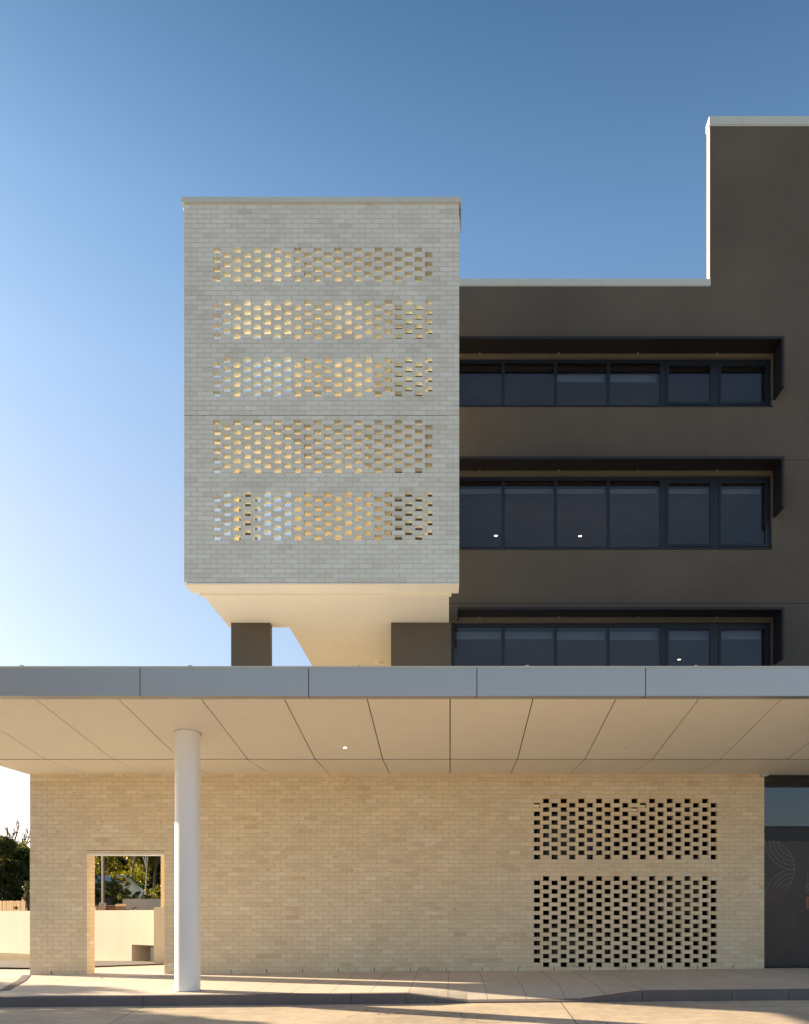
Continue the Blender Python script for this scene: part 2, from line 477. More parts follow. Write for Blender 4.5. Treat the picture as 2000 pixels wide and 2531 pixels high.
# soffit panels with open joints
sj = [-.002+1.2*i for i in range(-8, 12)]
sj = [CX0] + [q for q in sj if q > CX0+.2 and q < CX1] + [CX1]
def zs(y): return Z1 - (Z1-Z2)*(y-D1)/(D2-D1) if y < D2 else Z2
for a, b in zip(sj, sj[1:]):
    a_, b_ = a+.008, b-.008
    for y0, y1 in ((D1+.012, D2-.012), (D2+.012, D3)):
        mb = MB(); za, zb_ = zs(y0), zs(y1)
        if y0 > D2: za = zb_ = Z2
        t = .018
        p = [(a_,y0,za),(b_,y0,za),(b_,y1,zb_),(a_,y1,zb_)]
        q = [(u,v,w+t) for u,v,w in p]
        mb.poly([p[0],p[3],p[2],p[1]]); mb.poly(q)
        for i in range(4):
            j = (i+1)%4; mb.poly([p[i],p[j],q[j],q[i]])
        mb.build('soffit_panel', M['soffit'], can)
mb = MB()
mb.poly([(CX0+.03,D1+.01,Z1+.04),(CX0+.03,D2,Z2+.04),(CX1,D2,Z2+.04),(CX1,D1+.01,Z1+.04)])
mb.poly([(CX0+.03,D2,Z2+.04),(CX0+.03,D3,Z2+.04),(CX1,D3,Z2+.04),(CX1,D2,Z2+.04)])
mb.build('soffit_backing', M['shade_gap'], can)
MB().box(CX0+.03,CX1,D2-.011,D2+.011,Z2-.003,Z2+.012).build('cross_joint', M['shade_gap'], can)
mb = MB()                                    # left end cheek
mb.poly([(CX0,D1,Z1+.02),(CX0,D2,Z2+.004),(CX0,D3,Z2+.004),(CX0,D3,Z0),(CX0,D0+.03,Z0),(CX0,D0+.03,Z1+.02)][::-1])
mb.poly([(CX0+.02,D3,Z2),(CX0+.02,D3,Z0),(CX1,D3,Z0),(CX1,D3,Z2)])
mb.build('end_cheek', M['fascia'], can)
def downlight(name, x, y, z, lit, parent, r=.045, slope=0.):
    rg = MB()
    n = 20
    for i in range(n):
        t0, t1 = 2*PI*i/n, 2*PI*(i+1)/n
        P = lambda t, rr, dz: (x+rr*math.cos(t), y+rr*math.sin(t), z+dz+slope*rr*math.sin(t))
        rg.poly([P(t0,r,-.004),P(t0,r*1.45,-.004),P(t1,r*1.45,-.004),P(t1,r,-.004)])
        rg.poly([P(t0,r*1.45,-.004),P(t0,r*1.45,.003),P(t1,r*1.45,.003),P(t1,r*1.45,-.004)])
    o = rg.build(name, M['white_paint'] if parent is can else M['hood'], parent)
    ds = MB(); ds.poly([(x+r*math.cos(-2*PI*i/n), y+r*math.sin(-2*PI*i/n), z-.002+slope*r*math.sin(-2*PI*i/n)) for i in range(n)])
    ds.build('lamp' if lit else 'lens', M['lamp'] if lit else M['shade_gap'], o)
for px_, lit in ((853,True),(1549,False)):
    downlight('downlight', xat(px_,14.12), 14.12, zs(14.12), lit, can, .032 if lit else .02, -(Z1-Z2)/(D2-D1))
# bracket at the wall end
mb = MB(); mb.box(6.17,6.30,WY-.12,WY-.003,Z2-.05,Z2-.003); mb.build('corner_bracket', M['capping'], can)

# round column
cx, cy, cr = -4.25, 13.42, .201
colm = empty('round_column', (cx, cy, zp(cx,cy)), 'tall round white column standing near the kerb and holding up the canopy', 'column')
mb = MB(); s = 48
zc0 = zp(cx, cy)
mb.tube((cx,cy,zc0-.02),(cx,cy,zs(cy)+.05), cr, cr, s, False); mb.build('shaft', M['white_paint'], colm, True)
mb = MB(); mb.tube((cx,cy,zc0-.01),(cx,cy,zc0+.006), cr+.012, cr+.012, s); mb.build('base_seal', M['kerb'], colm)
mb = MB()
for i in range(s):
    t0, t1 = 2*PI*i/s, 2*PI*(i+1)/s
    P = lambda t, rr, dz: (cx+rr*math.cos(t), cy+rr*math.sin(t), zs(cy+rr*math.sin(t))+dz)
    mb.poly([P(t0,cr+.001,-.003),P(t0,cr+.008,-.003),P(t1,cr+.008,-.003),P(t1,cr+.001,-.003)])
mb.build('top_collar', M['shade_gap'], colm)

# ================================================================== BRICK SCREEN TOWER
TY = 14.80
tw = empty('screen_tower', (-2.3, TY, 7.07), 'pale cream brick box with five rows of brick perforations projecting above the canopy', 'tower')
tz, tch = 13.067, .0855
tA = (-4.232, .3603, .131, 11); tB = (-4.0517, .3603, .131, 11)
perf = {}
for k0, k1, st in ((0,7,0),(11,19,1),(23,31,1),(36,47,0),(51,61,1)):
    for k in range(k0, k1): perf[k] = tA if (k-k0+st) % 2 == 0 else tB
TX0, TX1 = -4.75, .16
B, Q = brickwork(TX0, TX1, tz, tch, 70, TY, .11, .2405, perf, tone_tower, None, .0, -10)
# returns at both ends: brick piers 0.32 deep behind the screen
for k in range(-10, 70):
    zt = tz-tch*k; zb = zt-tch+.01
    for xa, xb in ((TX0, TX0+.11), (TX1-.11, TX1)):
        if k % 2: B.box(xa, xb, TY+.12, TY+.35, zb, zt, tone_tower())
        else: B.box(xa, xb, TY+.12, TY+.23, zb, zt, tone_tower()); B.box(xa, xb, TY+.24, TY+.35, zb, zt, tone_tower())
zbt = tz-tch*70
Q.box(TX0+.005, TX0+.105, TY+.107, TY+.345, zbt+.002, 13.9); Q.box(TX1-.105, TX1-.005, TY+.107, TY+.345, zbt+.002, 13.9)
B.build('brick_face', M['brick_tower'], tw); MB().box(TX0+.002, TX1-.002, TY-.0018, TY+.01, 10.072, 10.0755).build('control_joint', M['shade_gap'], tw); Q.build('mortar_joints', M['mortar_upper'], tw)
mb = MB(); t0 = TX0-.035; t1 = TX1+.035
mb.box(t0, t1, TY-.035, TY+.03, 13.86, 13.95); mb.box(t0, t0+.02, TY+.03, TY+.58, 13.80, 13.95); mb.box(t1-.02, t1, TY+.03, TY+.58, 13.80, 13.95)
mb.box(t0+.02, t1-.02, TY+.03, TY+.58, 13.915, 13.945)
mb.build('capping', M['capping'], tw)
UZ = 7.07
mb = MB()
mb.box(TX0+.004, TX1-.004, TY+.012, TY+.43, UZ-.012, zbt-.003)           # bottom shelf beam
mb.box(TX0+.14, TX1-.14, TY+.431, TY+.50, UZ-.05, UZ+.2)
mb.build('bottom_beam', M['soffit'], tw)
mb = MB(); mb.box(TX0+.006, TX1-.006, TY-.004, TY+.011, zbt-.014, zbt-.003); mb.build('steel_angle', M['white_paint'], tw)
IX0 = -4.55
slab = MB()
pts = [(IX0,TY+.501),(-.025,TY+.501),(-.025,16.79),(-.93,16.79),(-1.2,16.79),(-1.2,22),(-3.31,22),(-3.31,17.1),(IX0,17.1)]
slab.prism(pts, UZ-.03, UZ+.27); slab.build('floor_slab', M['soffit'], tw)
for z0, z1 in ((10.10,10.40),(13.45,13.75)):
    s_ = MB(); s_.prism([(IX0,TY+.36),(-.025,TY+.36),(-.025,16.79),(-1.2,16.79),(-1.2,17.70),(IX0,17.70)], z0, z1); s_.build('floor_slab' if z0 < 12 else 'roof_slab', M['soffit'], tw)
mb = MB(); mb.box(-3.31,-1.21,17.71,22,UZ+.272,13.75); mb.build('stair_wall', M['cream_render'], tw)
mb = MB(); mb.box(-4.44,-3.65,16.80,17.0,4.745,UZ-.032); mb.build('support_pier', M['dark_render'], tw)
mb = MB(); mb.box(-4.44,-3.95,16.80,17.0,UZ+.272,10.09); mb.build('pier', M['dark_render'], tw)
for x_ in (-4.0, -2.75, -1.5, -.45):                                # cream fins added between the slabs to bounce sunlight into the openings
    for z0, z1 in ((UZ+.272,10.09),(10.41,13.44)):
        MB().box(x_-.03,x_+.03,TY+.60,TY+.80,z0,z1).build('fin', M['cream_render'], tw)
dx, dy = xat(937,19.6), 19.6
mb = MB(); mb.tube((dx,dy,UZ-.075),(dx,dy,UZ-.031),.085,.10,24); mb.build('smoke_detector', M['soffit'], tw, True)

# ================================================================== DARK BUILDING
FY = 16.80
bd = empty('apartment_building', (6, FY, 0), 'dark brown rendered apartment building with three long ribbon windows above the canopy', 'building')
S = F/FY
XS = [-1.2, .02, 5.26, 6.52, 14.0]
ZS = [4.74, 5.50, 7.05, 8.54, 10.03, 11.43, 12.42, 13.87, 17.12]
def hole(i, j):
    if i in (1,2) and j in (1,3,5): return True
    return i < 2 and j == 7
mb = MB(); plate(mb, XS, ZS, hole, FY, FY+.20)
mb.box(-1.2,-1.0,FY+.201,26,4.74,13.86); mb.box(13.8,14.0,FY+.201,26,0,17.1); mb.box(-1.0,13.8,25.8,26,0,13.86)
mb.build('facade_wall', M['dark_render'], bd)
# groove lines in the render
mb = MB()
for x0_, x1_, z_ in ((6.66,14,10.34),(-.9,14,7.43)): mb.box(x0_, x1_, FY-.0022, FY+.01, z_-.006, z_+.004)
mb.build('control_joint', M['shade_gap'], bd)
mb = MB(); mb.box(-1,5.2,FY+.2,25.8,13.6,13.75); mb.box(5.2,13.8,FY+.2,25.8,13.6,13.75)
mb.build('roof', M['roof_metal'], bd)
mb = MB(); mb.box(-1.22,5.275,FY-.012,FY+.26,13.872,14.0); mb.build('roof_capping', M['capping'], bd)
mb = MB(); mb.box(-1.2,5.262,FY-.003,FY-.0005,13.855,13.871); mb.box(5.262,14,FY-.003,FY-.0005,17.10,17.121); mb.build('drip_flashing', M['capping'], bd)
mb = MB(); mb.box(5.245,14.02,FY-.014,FY+.215,17.122,17.29); mb.build('parapet_capping', M['white_wall'] if False else M['capping'], bd)
mb = MB(); mb.box(5.2585,5.2595,FY+.004,FY+.196,14.0,17.1); mb.build('parapet_end', M['sunlit_parapet'], bd)  # pale plate over the dark render, sunlight on this end put into its colour
# fixings under the cappings
mb = MB()
for i in range(6): MB().box(.5+i*.85-.006,.5+i*.85+.006,FY-.016,FY-.0125,13.885,13.897).build('capping_screw', M['shade_gap'], bd)
for i in range(3): MB().box(5.9+i*.9-.006,5.9+i*.9+.006,FY-.018,FY-.0145,17.14,17.152).build('capping_screw', M['shade_gap'], bd)
# floors and ceilings inside
for z0, z1 in ((12.50,13.59),(10.10,11.36),(7.12,8.47),(4.60,5.43)):
    mb = MB(); mb.box(-.99,13.79,FY+.205,25.79,z0,z1); mb.build('floor_slab', M['interior'], bd)
for z0, z1 in ((11.37,12.49),(8.48,10.09),(5.44,7.11)):
    mb = MB(); mb.box(-.99,13.79,21.6,21.7,z0,z1)
    mb.build('room_wall', M['interior'], bd)
WIN = [(11.43,12.42,.155),(8.54,10.03,.10),(5.50,7.05,.08)]
mull = [1.10,2.165,3.24,4.33,5.40]
for z0, z1, hd in WIN:
    ya, yb = FY+.075, FY+.135
    x0_, x1_ = .02, 6.52
    mb = MB()
    mb.box(x0_+.001, x1_-.001, ya, yb, z1-.07, z1-.001); mb.box(x0_+.001, x1_-.001, ya, yb, z0+.001, z0+.07)
    mb.box(x0_+.001, x0_+.06, ya, yb, z0+.07, z1-.07); mb.box(x1_-.06, x1_-.001, ya, yb, z0+.07, z1-.07)
    for q in mull:
        w = .05 if q < 4 else .06
        mb.box(q-w, q+w*.2 if q < 4 else q+w, ya+.002, yb-.002, z0+.07, z1-.07)
    mb.box(x0_-.0, x1_+.012, FY-.018, FY+.074, z0-.018, z0-.0005)
    win = mb.build('window', M['frame'], bd)
    ed = [x0_+.06] + mull + [x1_-.06]
    for i in range(6):
        a = ed[i] + (0 if i == 0 else (.01 if i < 4 else .06)); b = ed[i+1] - (.05 if i < 3 else (.06 if i < 5 else 0))
        za, zb_ = z0+.07, z1-.07
        if i >= 4:
            f_ = MB(); c = .055
            f_.box(a+.004,b-.004,ya-.012,ya+.03,za+.004,za+c); f_.box(a+.004,b-.004,ya-.012,ya+.03,zb_-c,zb_-.004)
            f_.box(a+.004,a+c,ya-.012,ya+.03,za+c,zb_-c); f_.box(b-c,b-.004,ya-.012,ya+.03,za+c,zb_-c)
            f_.build('casement_frame', M['frame'], win)
            a += c; b -= c; za += c; zb_ -= c
        g_ = MB(); y_ = ya+.02 + i*.0; tl = R.uniform(-.002,.002)
        g_.poly([(a,y_,za),(b,y_+tl,za),(b,y_+tl,zb_),(a,y_,zb_)]); g_.build('pane', M['glass'], win)
    if z1 > 12: bands = [(2.19,3.18,12.10,12.26),(3.26,4.26,12.10,12.26)]
    elif z1 > 9: bands = [(ed[i]+.02, ed[i+1]-.06, 9.80, 9.90) for i in range(6)]
    else: bands = [(ed[i]+.02, ed[i+1]-.06, 6.80-R.choice((0,0,.02)), 6.96) for i in range(6)]
    for a_, b_, c_, d_ in bands: MB().box(a_, b_, yb+.17, yb+.175, c_, d_).build('roller_blind', M['blind'], win)
    bl = MB(); bl.box(x0_+.07, x1_-.07, yb+.05, yb+.13, z1-.02-hd, z1-.02); bl.build('blind_box', M['interior_dark'], win)
# sun hoods
HY = FY-.45
for ht, hb in ((12.54,11.55),(10.17,9.17),(7.20,6.19)):
    mb = MB(); xl = .17 if ht > 8 else .145; xr_ = 6.59
    mb.box(xl, xr_, HY, FY-.001, ht-.05, ht)
    mb.box(xr_-.05, xr_, HY, FY-.001, hb, ht-.05)
    if ht < 8: mb.box(xl, xl+.012, HY+.01, FY-.001, ht-.14, ht-.05)
    h_ = mb.build('sun_hood', M['hood'], bd)
    mb = MB()
    mb.box(xl, xr_-.051, HY+.003, HY+.02, ht-.085, ht-.0505) if False else None
    for q in range(4):
        MB().box(.6+q*1.6-.01,.6+q*1.6+.01,FY-.03,FY-.006,ht-.06,ht-.0505).build('bolt', M['capping'], h_)
for px_, py_, zc in ((1226,1324,10.10),(1434,1325,10.10),(1679,1630,7.12)):
    d = (zc-EYE)*F/(PY-py_)
    downlight('ceiling_light', xat(px_,d), d, zc, True, bd, .04)

# entrance glazing at the right
EY = 16.62
en = empty('entrance_door', (8.2, EY, 0), 'dark entrance door with etched circle pattern and glass transom at the right end of the brick wall', 'door')
zb = .05
mb = MB()
zt1, zt2, zt3 = zat(2040,EY), zat(2077,EY), zat(2391,EY)
ztop = 3.95
mb.box(6.262,10.5,EY-.03,EY+.05,zt2,zt1-.045); mb.box(6.262,10.5,EY-.05,EY+.05,zt1-.045,zt1-.02); mb.box(6.262,10.5,EY-.05,EY-.031,zt2+.0,zt2+.03)
mb.box(6.262,10.5,EY-.04,EY+.05,zb-.05,zt3+.03); mb.box(6.262,6.275,EY-.04,EY+.05,zt1,ztop)
mb.build('door_frame', M['frame'], en)
pn = m_paint('door_film', (.047,.038,.040), .35, .04, 0, 1); 
mb = MB(); mb.box(6.262,10.5,EY-.012,EY+.0,zt3+.03,zt2); mb.build('door_leaf', pn, en)
g_ = MB(); g_.poly([(6.275,EY,zt1-.02),(10.5,EY,zt1-.02),(10.5,EY,ztop),(6.275,EY,ztop)]); g_.build('transom_pane', M['entry_glass'], en)
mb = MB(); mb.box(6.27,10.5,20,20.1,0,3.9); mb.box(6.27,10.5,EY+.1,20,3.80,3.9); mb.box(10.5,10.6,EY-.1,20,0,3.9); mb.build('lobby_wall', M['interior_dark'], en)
# etched arcs
ML = mat('etched_line_silver', (.17,.21,.21), .4, .3); MC = mat('etched_line_bronze', (.12,.075,.05), .4, .4)
s_ = F/EY
def arc(mb, c, r, t0, t1, cond=lambda x,z: True, w=.0034):
    n = 40
    for i in range(n):
        a, b = t0+(t1-t0)*i/n, t0+(t1-t0)*(i+1)/n
        m_ = (a+b)/2; X, Z = c[0]+r*math.cos(m_), c[1]+r*math.sin(m_)
        if not cond(X, Z): continue
        q = lambda t, rr: (c[0]+rr*math.cos(t), EY-.0135, c[1]+rr*math.sin(t))
        mb.poly([q(a,r-w),q(b,r-w),q(b,r+w),q(a,r+w)])
zx = lambda x_: xat(1840+x_*.2498, EY); zz = lambda y_: zat(1880+y_*.2498, EY)
k_ = .2498/s_
C1 = (zx(200), zz(1075)); r1 = 293*k_
C2 = (zx(208), zz(1648)); r2 = 288*k_
in1 = lambda X,Z: (X-C1[0])**2+(Z-C1[1])**2 < (r1*1.003)**2 and X > 6.276
a1 = MB()
arc(a1, C1, r1, -PI/4, PI/2, lambda X,Z: X > 6.276)
ca = (zx(495), zz(787)); cb = (zx(495), zz(1364))
for rr in (292,252,210,167): arc(a1, ca, rr*k_, PI, 1.5*PI, in1)
for rr in (290,246,205,165): arc(a1, cb, rr*k_, PI/2, PI*.82 if rr < 280 else PI, in1)
a1.build('etched_pattern', ML, en)
a2 = MB()
arc(a2, C1, r1, -PI/2, -PI/4, lambda X,Z: X > 6.276); arc(a2, C2, r2, -PI/2, PI/2, lambda X,Z: X > 6.276)
for rr in (246,205,165): arc(a2, cb, rr*k_, PI*.82, PI, in1)
arc(a2, cb, 288*k_, PI, 1.5*PI, lambda X,Z: X > 6.276); arc(a2, (zx(495), zz(1935)), 288*k_, PI/2, PI, lambda X,Z: X > 6.276)
a2.build('etched_pattern', MC, en)
# lettering, reading upwards
def text(body, x, z, size, m, length=None, spacing=1.15):
    cu = bpy.data.curves.new('t', 'FONT'); cu.body = body; cu.size = size; cu.space_character = spacing; cu.extrude = .0006
    to = bpy.data.objects.new('t', cu); COL.objects.link(to)
    bpy.context.view_layer.update()
    me = bpy.data.meshes.new_from_object(to.evaluated_get(bpy.context.evaluated_depsgraph_get()))
    bpy.data.objects.remove(to)
    xs_ = [v.co.x for v in me.vertices]; w = max(xs_)-min(xs_); x0_ = min(xs_)
    sc_ = length/w if length else 1
    p = en.location
    for v in me.vertices:
        a, b, c = (v.co.x-x0_)*sc_, v.co.y, v.co.z
        v.co = (x - b - p.x, EY-.0137-c - p.y, z + a - p.z)
    o = bpy.data.objects.new('lettering', me); COL.objects.link(o); me.materials.append(m); o.parent = en
tx = xat(1998.4, EY)
MO = mat('lettering_orange', (.62,.22,.04), .35, .2); MG = mat('lettering_grey', (.17,.165,.18), .4, .3); MK = mat('lettering_brown', (.035,.018,.010), .4)
ppm = 1/s_
text('KING', tx, zat(2244,EY), .072, MO, 27*ppm)
text('S', tx, zat(2214.8,EY), .072, MK, 4.2*ppm)
text('FORD', tx, zat(2209,EY), .072, MG, 27*ppm)
text('|', tx, zat(2178.6,EY), .06, MG)
text('TERRACE', tx-.012, zat(2175,EY), .036, MG, 20.5*ppm)

# ================================================================== BACKGROUND
# angled white retaining wall
ang = math.radians(32)
rw = empty('retaining_wall', (-7.0, 19.6, 0), 'low cream rendered wall in the sun behind the brick wall doorway', 'wall')
def rwp(u, v, z):               # u to the left along the wall, v behind it
    return (-7.0 - u*math.cos(ang) + v*math.sin(ang), 19.6 + u*math.sin(ang) + v*math.cos(ang), z)
# raised land behind the retaining wall
mb = MB()
mb.prism([rwp(60,1.0,0)[:2],rwp(-3.5,1.0,0)[:2],(60,18.6),(60,320),(-140,320)],-.7,.92)
tag(mb.build('raised_land', M['earth']), kind='structure')

def rbox(mb, u0, u1, v0, v1, z0, z1, zt=None):
    n = len(mb.v); zt = zt or (z1, z1)
    mb.v += [rwp(u0,v0,z0),rwp(u1,v0,z0),rwp(u1,v1,z0),rwp(u0,v1,z0),rwp(u0,v0,zt[0]),rwp(u1,v0,zt[1]),rwp(u1,v1,zt[1]),rwp(u0,v1,zt[0])]
    for q in ((0,1,2,3),(7,6,5,4),(4,5,1,0),(5,6,2,1),(6,7,3,2),(7,4,0,3)):
        mb.f.append(tuple(n+i for i in q)); mb.c.append(None)
mb = MB()
rbox(mb, .82, 1.6, 0, .22, -.25, 1, (1.168,1.158)); rbox(mb, 1.6, 16, 0, .22, -.25, 1, (1.158,.98))
rbox(mb, .0, .82, 0, .22, .338, 1, (1.173,1.168))
rbox(mb, -3.5, .0, .0, .22, -.25, 1.18)
mb.build('wall_face', M['white_wall'], rw)
mb = MB(); rbox(mb, .0, .82, .221, .9, .339, .40)
mb.build('recess_soffit', M['white_wall'], rw)
mb = MB(); rbox(mb, -.1, 1.0, .901, .95, -.25, .6); rbox(mb, .821, .9, .221, .9, -.25, .4); mb.build('recess_back', M['white_wall'], rw)
mb = MB(); rbox(mb, -.002, .12, -.004, .06, -.1, .30); mb.build('recess_shade', M['hood'], rw)  # black box standing in for the shade at the right of the recess
pr = empty('gate_pier', (-6.82, 19.2, 0), 'cream rendered pier and slim post at the right edge of the doorway view', 'pier')
mb = MB(); mb.box(xat(380,19.3),xat(412,19.3),19.3,19.52,-.1,zat(2243,19.3)); mb.build('pier_block', M['white_wall'], pr)
mb = MB(); mb.box(xat(397.5,19.35),xat(412,19.35),19.35,19.5,zat(2243,19.3)+.002,3.3); mb.build('post', M['cream_render'], pr)

# second, grey wall further back
o = MB().box(xat(303,27),xat(420,27),27,27.2,.9,zat(2222,27)).build('boundary_wall', M['grey_wall'], None, base=(xat(350,27),27,.92)); tag(o, 'short grey rendered wall behind the cream retaining wall', 'wall')
mb = MB(); 
# timber paling fence at far left
def fence(name, x0, x1, y, ztop, w, m, label, cat='fence', z0=.9, yaw=0.):
    f = empty(name, (x1 if yaw else (x0+x1)/2, y, z0), label, cat)
    mb = MB(); x = x0; i = 0
    while x < x1:
        c = R.uniform(.75,1.15)
        mb.box(x, min(x+w-.006, x1), y+R.uniform(0,.012), y+.03, z0, ztop(x)+R.uniform(-.01,.01), (c,c,c)); x += w
    mb.build('paling', m, f)
    f.rotation_euler.z = yaw
    rl = MB(); rl.box(x0, x1, y+.031, y+.08, z0+.2, z0+.27); rl.box(x0, x1, y+.031, y+.08, ztop(x0)-.2, ztop(x0)-.13); rl.build('rail', m, f)
    return f
def m_tone(name, base, rough=.8):
    m = mat(name, base, rough); a = N(m, 'ShaderNodeVertexColor'); a.layer_name = 'tone'
    c = mix(m, 1.0, base, a.outputs[0], 'MULTIPLY')
    g_ = noise(m, 6, 4, .6, mapv(m, geo(m), (4,4,.5)))
    c = mix(m, 1.0, c, ramp(m, g_, [(.3,(.8,.8,.8)),(.7,(1.1,1.1,1.1))]), 'MULTIPLY')
    L(m, c, bsdf(m).inputs['Base Color']); return m
M['paling'] = m_tone('timber_paling', (.36,.21,.075)); M['grey_paling'] = m_tone('grey_metal_fence', (.13,.12,.12))
d = 30.
xk = xat(41,d); xe = xat(62,d)
fence('timber_fence', xat(-120,d), xe, d, lambda x: zat(2227,d) if x < xe-.36 else zat(2227,d)+(x-xe+.36)/.36*(15*d/F), .10, M['paling'],
      'sunlit brown timber paling fence rising to the right behind the low wall, far left', yaw=-.62)
d = 62.
fence('metal_fence', xat(228,d), xat(322,d), d, lambda x: zat(2200+ (x-xat(228,d))/(xat(322,d)-xat(228,d))*16,d), .22, M['grey_paling'],
      'dark grey fence behind the shrubs seen through the doorway')
# posts
def pole(name, px_, d, r, m, label, cat, h, zb_=.9):
    x_ = xat(px_, d); o_ = MB().tube((x_,d,zb_),(x_,d,h), r, r*.85, 12).build(name, m, None, True, base=(x_,d,zb_)); return tag(o_, label, cat)
steel = mat('galvanised_steel', (.42,.44,.46), .4, .6); wood = m_paint('weathered_timber', (.16,.10,.06), .85, .2, .2, 3)
pole('light_pole', 252.8, 33, .021, steel, 'thin pale steel pole seen through the doorway in front of the trees', 'pole', 7.5)
pole('timber_post', 256.8, 33.3, .036, wood, 'brown timber post standing beside the pale steel pole', 'post', 7.5)
# house
hd = 120.
hs = empty('house', (xat(300,hd), hd, .9), 'small cream weatherboard house with green gable trim and grey metal roof among trees', 'house')
hx0, hxa, hx1 = xat(283,hd), xat(316,hd), xat(349,hd)
ze, za = zat(2192,hd), zat(2162,hd); zb_ = .9
wl = hx0; wr = hx1-.22
M['board'] = m_paint('house_board', (.80,.72,.52), .8, .06, 0, 2)
mb = MB()
def gable(mb, x0, xa, x1, zb, ze, za, y0, y1):
    n = len(mb.v); P = [(x0,zb),(x1,zb),(x1,ze),(xa,za),(x0,ze)]
    mb.v += [(x,y0,z) for x,z in P] + [(x,y1,z) for x,z in P]
    mb.f += [(n,n+1,n+2,n+3,n+4),(n+9,n+8,n+7,n+6,n+5)]; mb.c += [None,None]
    for i in range(5):
        j = (i+1)%5; mb.f.append((n+i,n+5+i,n+5+j,n+j)); mb.c.append(None)
gable(mb, wl, hxa, wr, zb_, ze-.05, za-.12, hd, hd+9)
mb.build('wall', M['board'], hs)
x_ = wl+.15
while x_ < wr:
    zt_ = za-.12-(abs(x_-hxa)/(hx1-hxa))*(za-ze); MB().box(x_-.02,x_+.02,hd-.03,hd-.001,ze-.1,zt_-.05).build('batten', M['board'], hs); x_ += .22
green = mat('green_trim', (.02,.10,.04), .5); zinc = m_paint('grey_roof_sheet', (.30,.33,.37), .4, .1, 0, 3)
rf = MB(); t = .12
for sx, xe_ in ((-1,hx0-.25),(1,hx1)):
    zz_ = ze if sx > 0 else ze
    q = [(hxa,hd-.5,za),(xe_,hd-.5,ze-.02),(xe_,hd+9.4,ze-.02),(hxa,hd+9.4,za)]
    rf.poly(q if sx < 0 else q[::-1]); rf.poly([(a,b,c-t) for a,b,c in (q[::-1] if sx < 0 else q)])
rf.build('roof', zinc, hs)
wing = MB()   # long roof running off to the left
n_ = 22; xl_ = xat(236,hd)
for i in range(n_):
    a, b = xl_+(hxa-xl_)*i/n_, xl_+(hxa-xl_)*(i+1)/n_
    wing.poly([(a,hd+1.2,ze-.02),(b,hd+1.2,ze-.02),(b,hd+4.5,za),(a,hd+4.5,za)])
    wing.box(a-.03,a+.03,hd+1.18,hd+1.22,ze-.05,ze+.02)
wing.box(xl_, hxa-.1, hd+1.7, hd+1.8, zb_, ze); wing.build('side_roof', zinc, hs)
tr = MB()
for sx, xe_ in ((-1,hx0-.25),(1,hx1)):
    a = Vector((hxa,hd-.52,za+.03)); b = Vector((xe_,hd-.52,ze+.01)); dn = Vector((0,0,-.34))
    tr.poly([a+dn,b+dn,b,a] if sx > 0 else [b+dn,a+dn,a,b]); tr.poly([a,b,b+Vector((0,.12,0)),a+Vector((0,.12,0))])
tr.build('barge_board', green, hs)
gt = MB(); gt.tube((wr+.12,hd-.1,ze-.3),(wr+.12,hd-.1,ze-1.3),.10,.10,8); gt.tube((wr+.12,hd-.1,ze-1.3),(wr-.75,hd-.1,ze-1.3),.10,.10,8); gt.tube((wr+.12,hd-.1,ze-.3),(wr-.1,hd-.1,ze-.2),.10,.10,8)
gt.build('downpipe', M['white_paint'], hs, True)

hs.rotation_euler.z = math.atan2(-(hs.location.x), hd)
# cardboard and timber scraps on the raised ground behind the wall
card = m_paint('cardboard', (.42,.25,.13), .85, .15, 0, 5); crate_m = m_paint('pale_board', (.60,.48,.36), .8, .1, 0, 4)
def box_thing(name, px0, px1, py0, d, m, label, cat, rot=0., dep=.5, tilt=0.):
    x0, x1 = xat(px0,d), xat(px1,d); z1 = zat(py0,d); z0 = .92
    o_ = MB(); w = (x1-x0); h = z1-z0; T = .012
    o_.box(-w/2,w/2,-dep/2,dep/2,0,T); o_.box(-w/2,-w/2+T,-dep/2,dep/2,T,h); o_.box(w/2-T,w/2,-dep/2,dep/2,T,h)
    o_.box(-w/2+T,w/2-T,-dep/2,-dep/2+T,T,h); o_.box(-w/2+T,w/2-T,dep/2-T,dep/2,T,h)
    o_.poly([(-w/2,-dep/2,h),(w/2,-dep/2,h),(w/2-.02,-dep/2-.12,h+.02),(-w/2+.02,-dep/2-.12,h+.02)])
    o_.poly([(-w/2,dep/2,h),(w/2,dep/2,h),(w/2-.02,dep/2+.1,h+.07),(-w/2+.02,dep/2+.1,h+.07)])
    b = o_.build(name, m); b.location = ((x0+x1)/2, d+dep/2, z0); b.rotation_euler = (0,tilt,rot); return tag(b, label, cat)
box_thing('cardboard_box', 232, 246, 2239, 24.6, card, 'red brown cardboard box behind the low wall, leftmost of the scraps', 'box', .3)
box_thing('cardboard_box', 259, 292, 2240.5, 24.8, card, 'wide flattened brown cardboard box right of the timber post', 'box', -.2)
o_ = MB()
for i in range(3): o_.box(-.02+i*.07,.03+i*.07,0,.05,0,.42, None, Matrix.Rotation(.18,4,'Y'))
b = o_.build('board_stack', crate_m); b.location = (xat(241,24.4),24.4,.92); tag(b, 'pale boards leaning beside the leftmost cardboard box', 'boards')
o_ = MB()
for i in range(9):
    a = Vector((R.uniform(-.5,.5),R.uniform(0,.3),.12+R.uniform(0,.12))); b_ = a+Vector((R.uniform(-.4,.4),R.uniform(-.1,.1),R.uniform(-.04,.06)))
    o_.tube(a,b_,.022,.018,6)
o_.box(-.5,.5,0,.3,0,.15)
b = o_.build('timber_scraps', wood); b.location = (xat(320,24.2),24.2,.92); tag(b, 'heap of broken dark timber scraps on top of the ground behind the low wall', 'scraps')

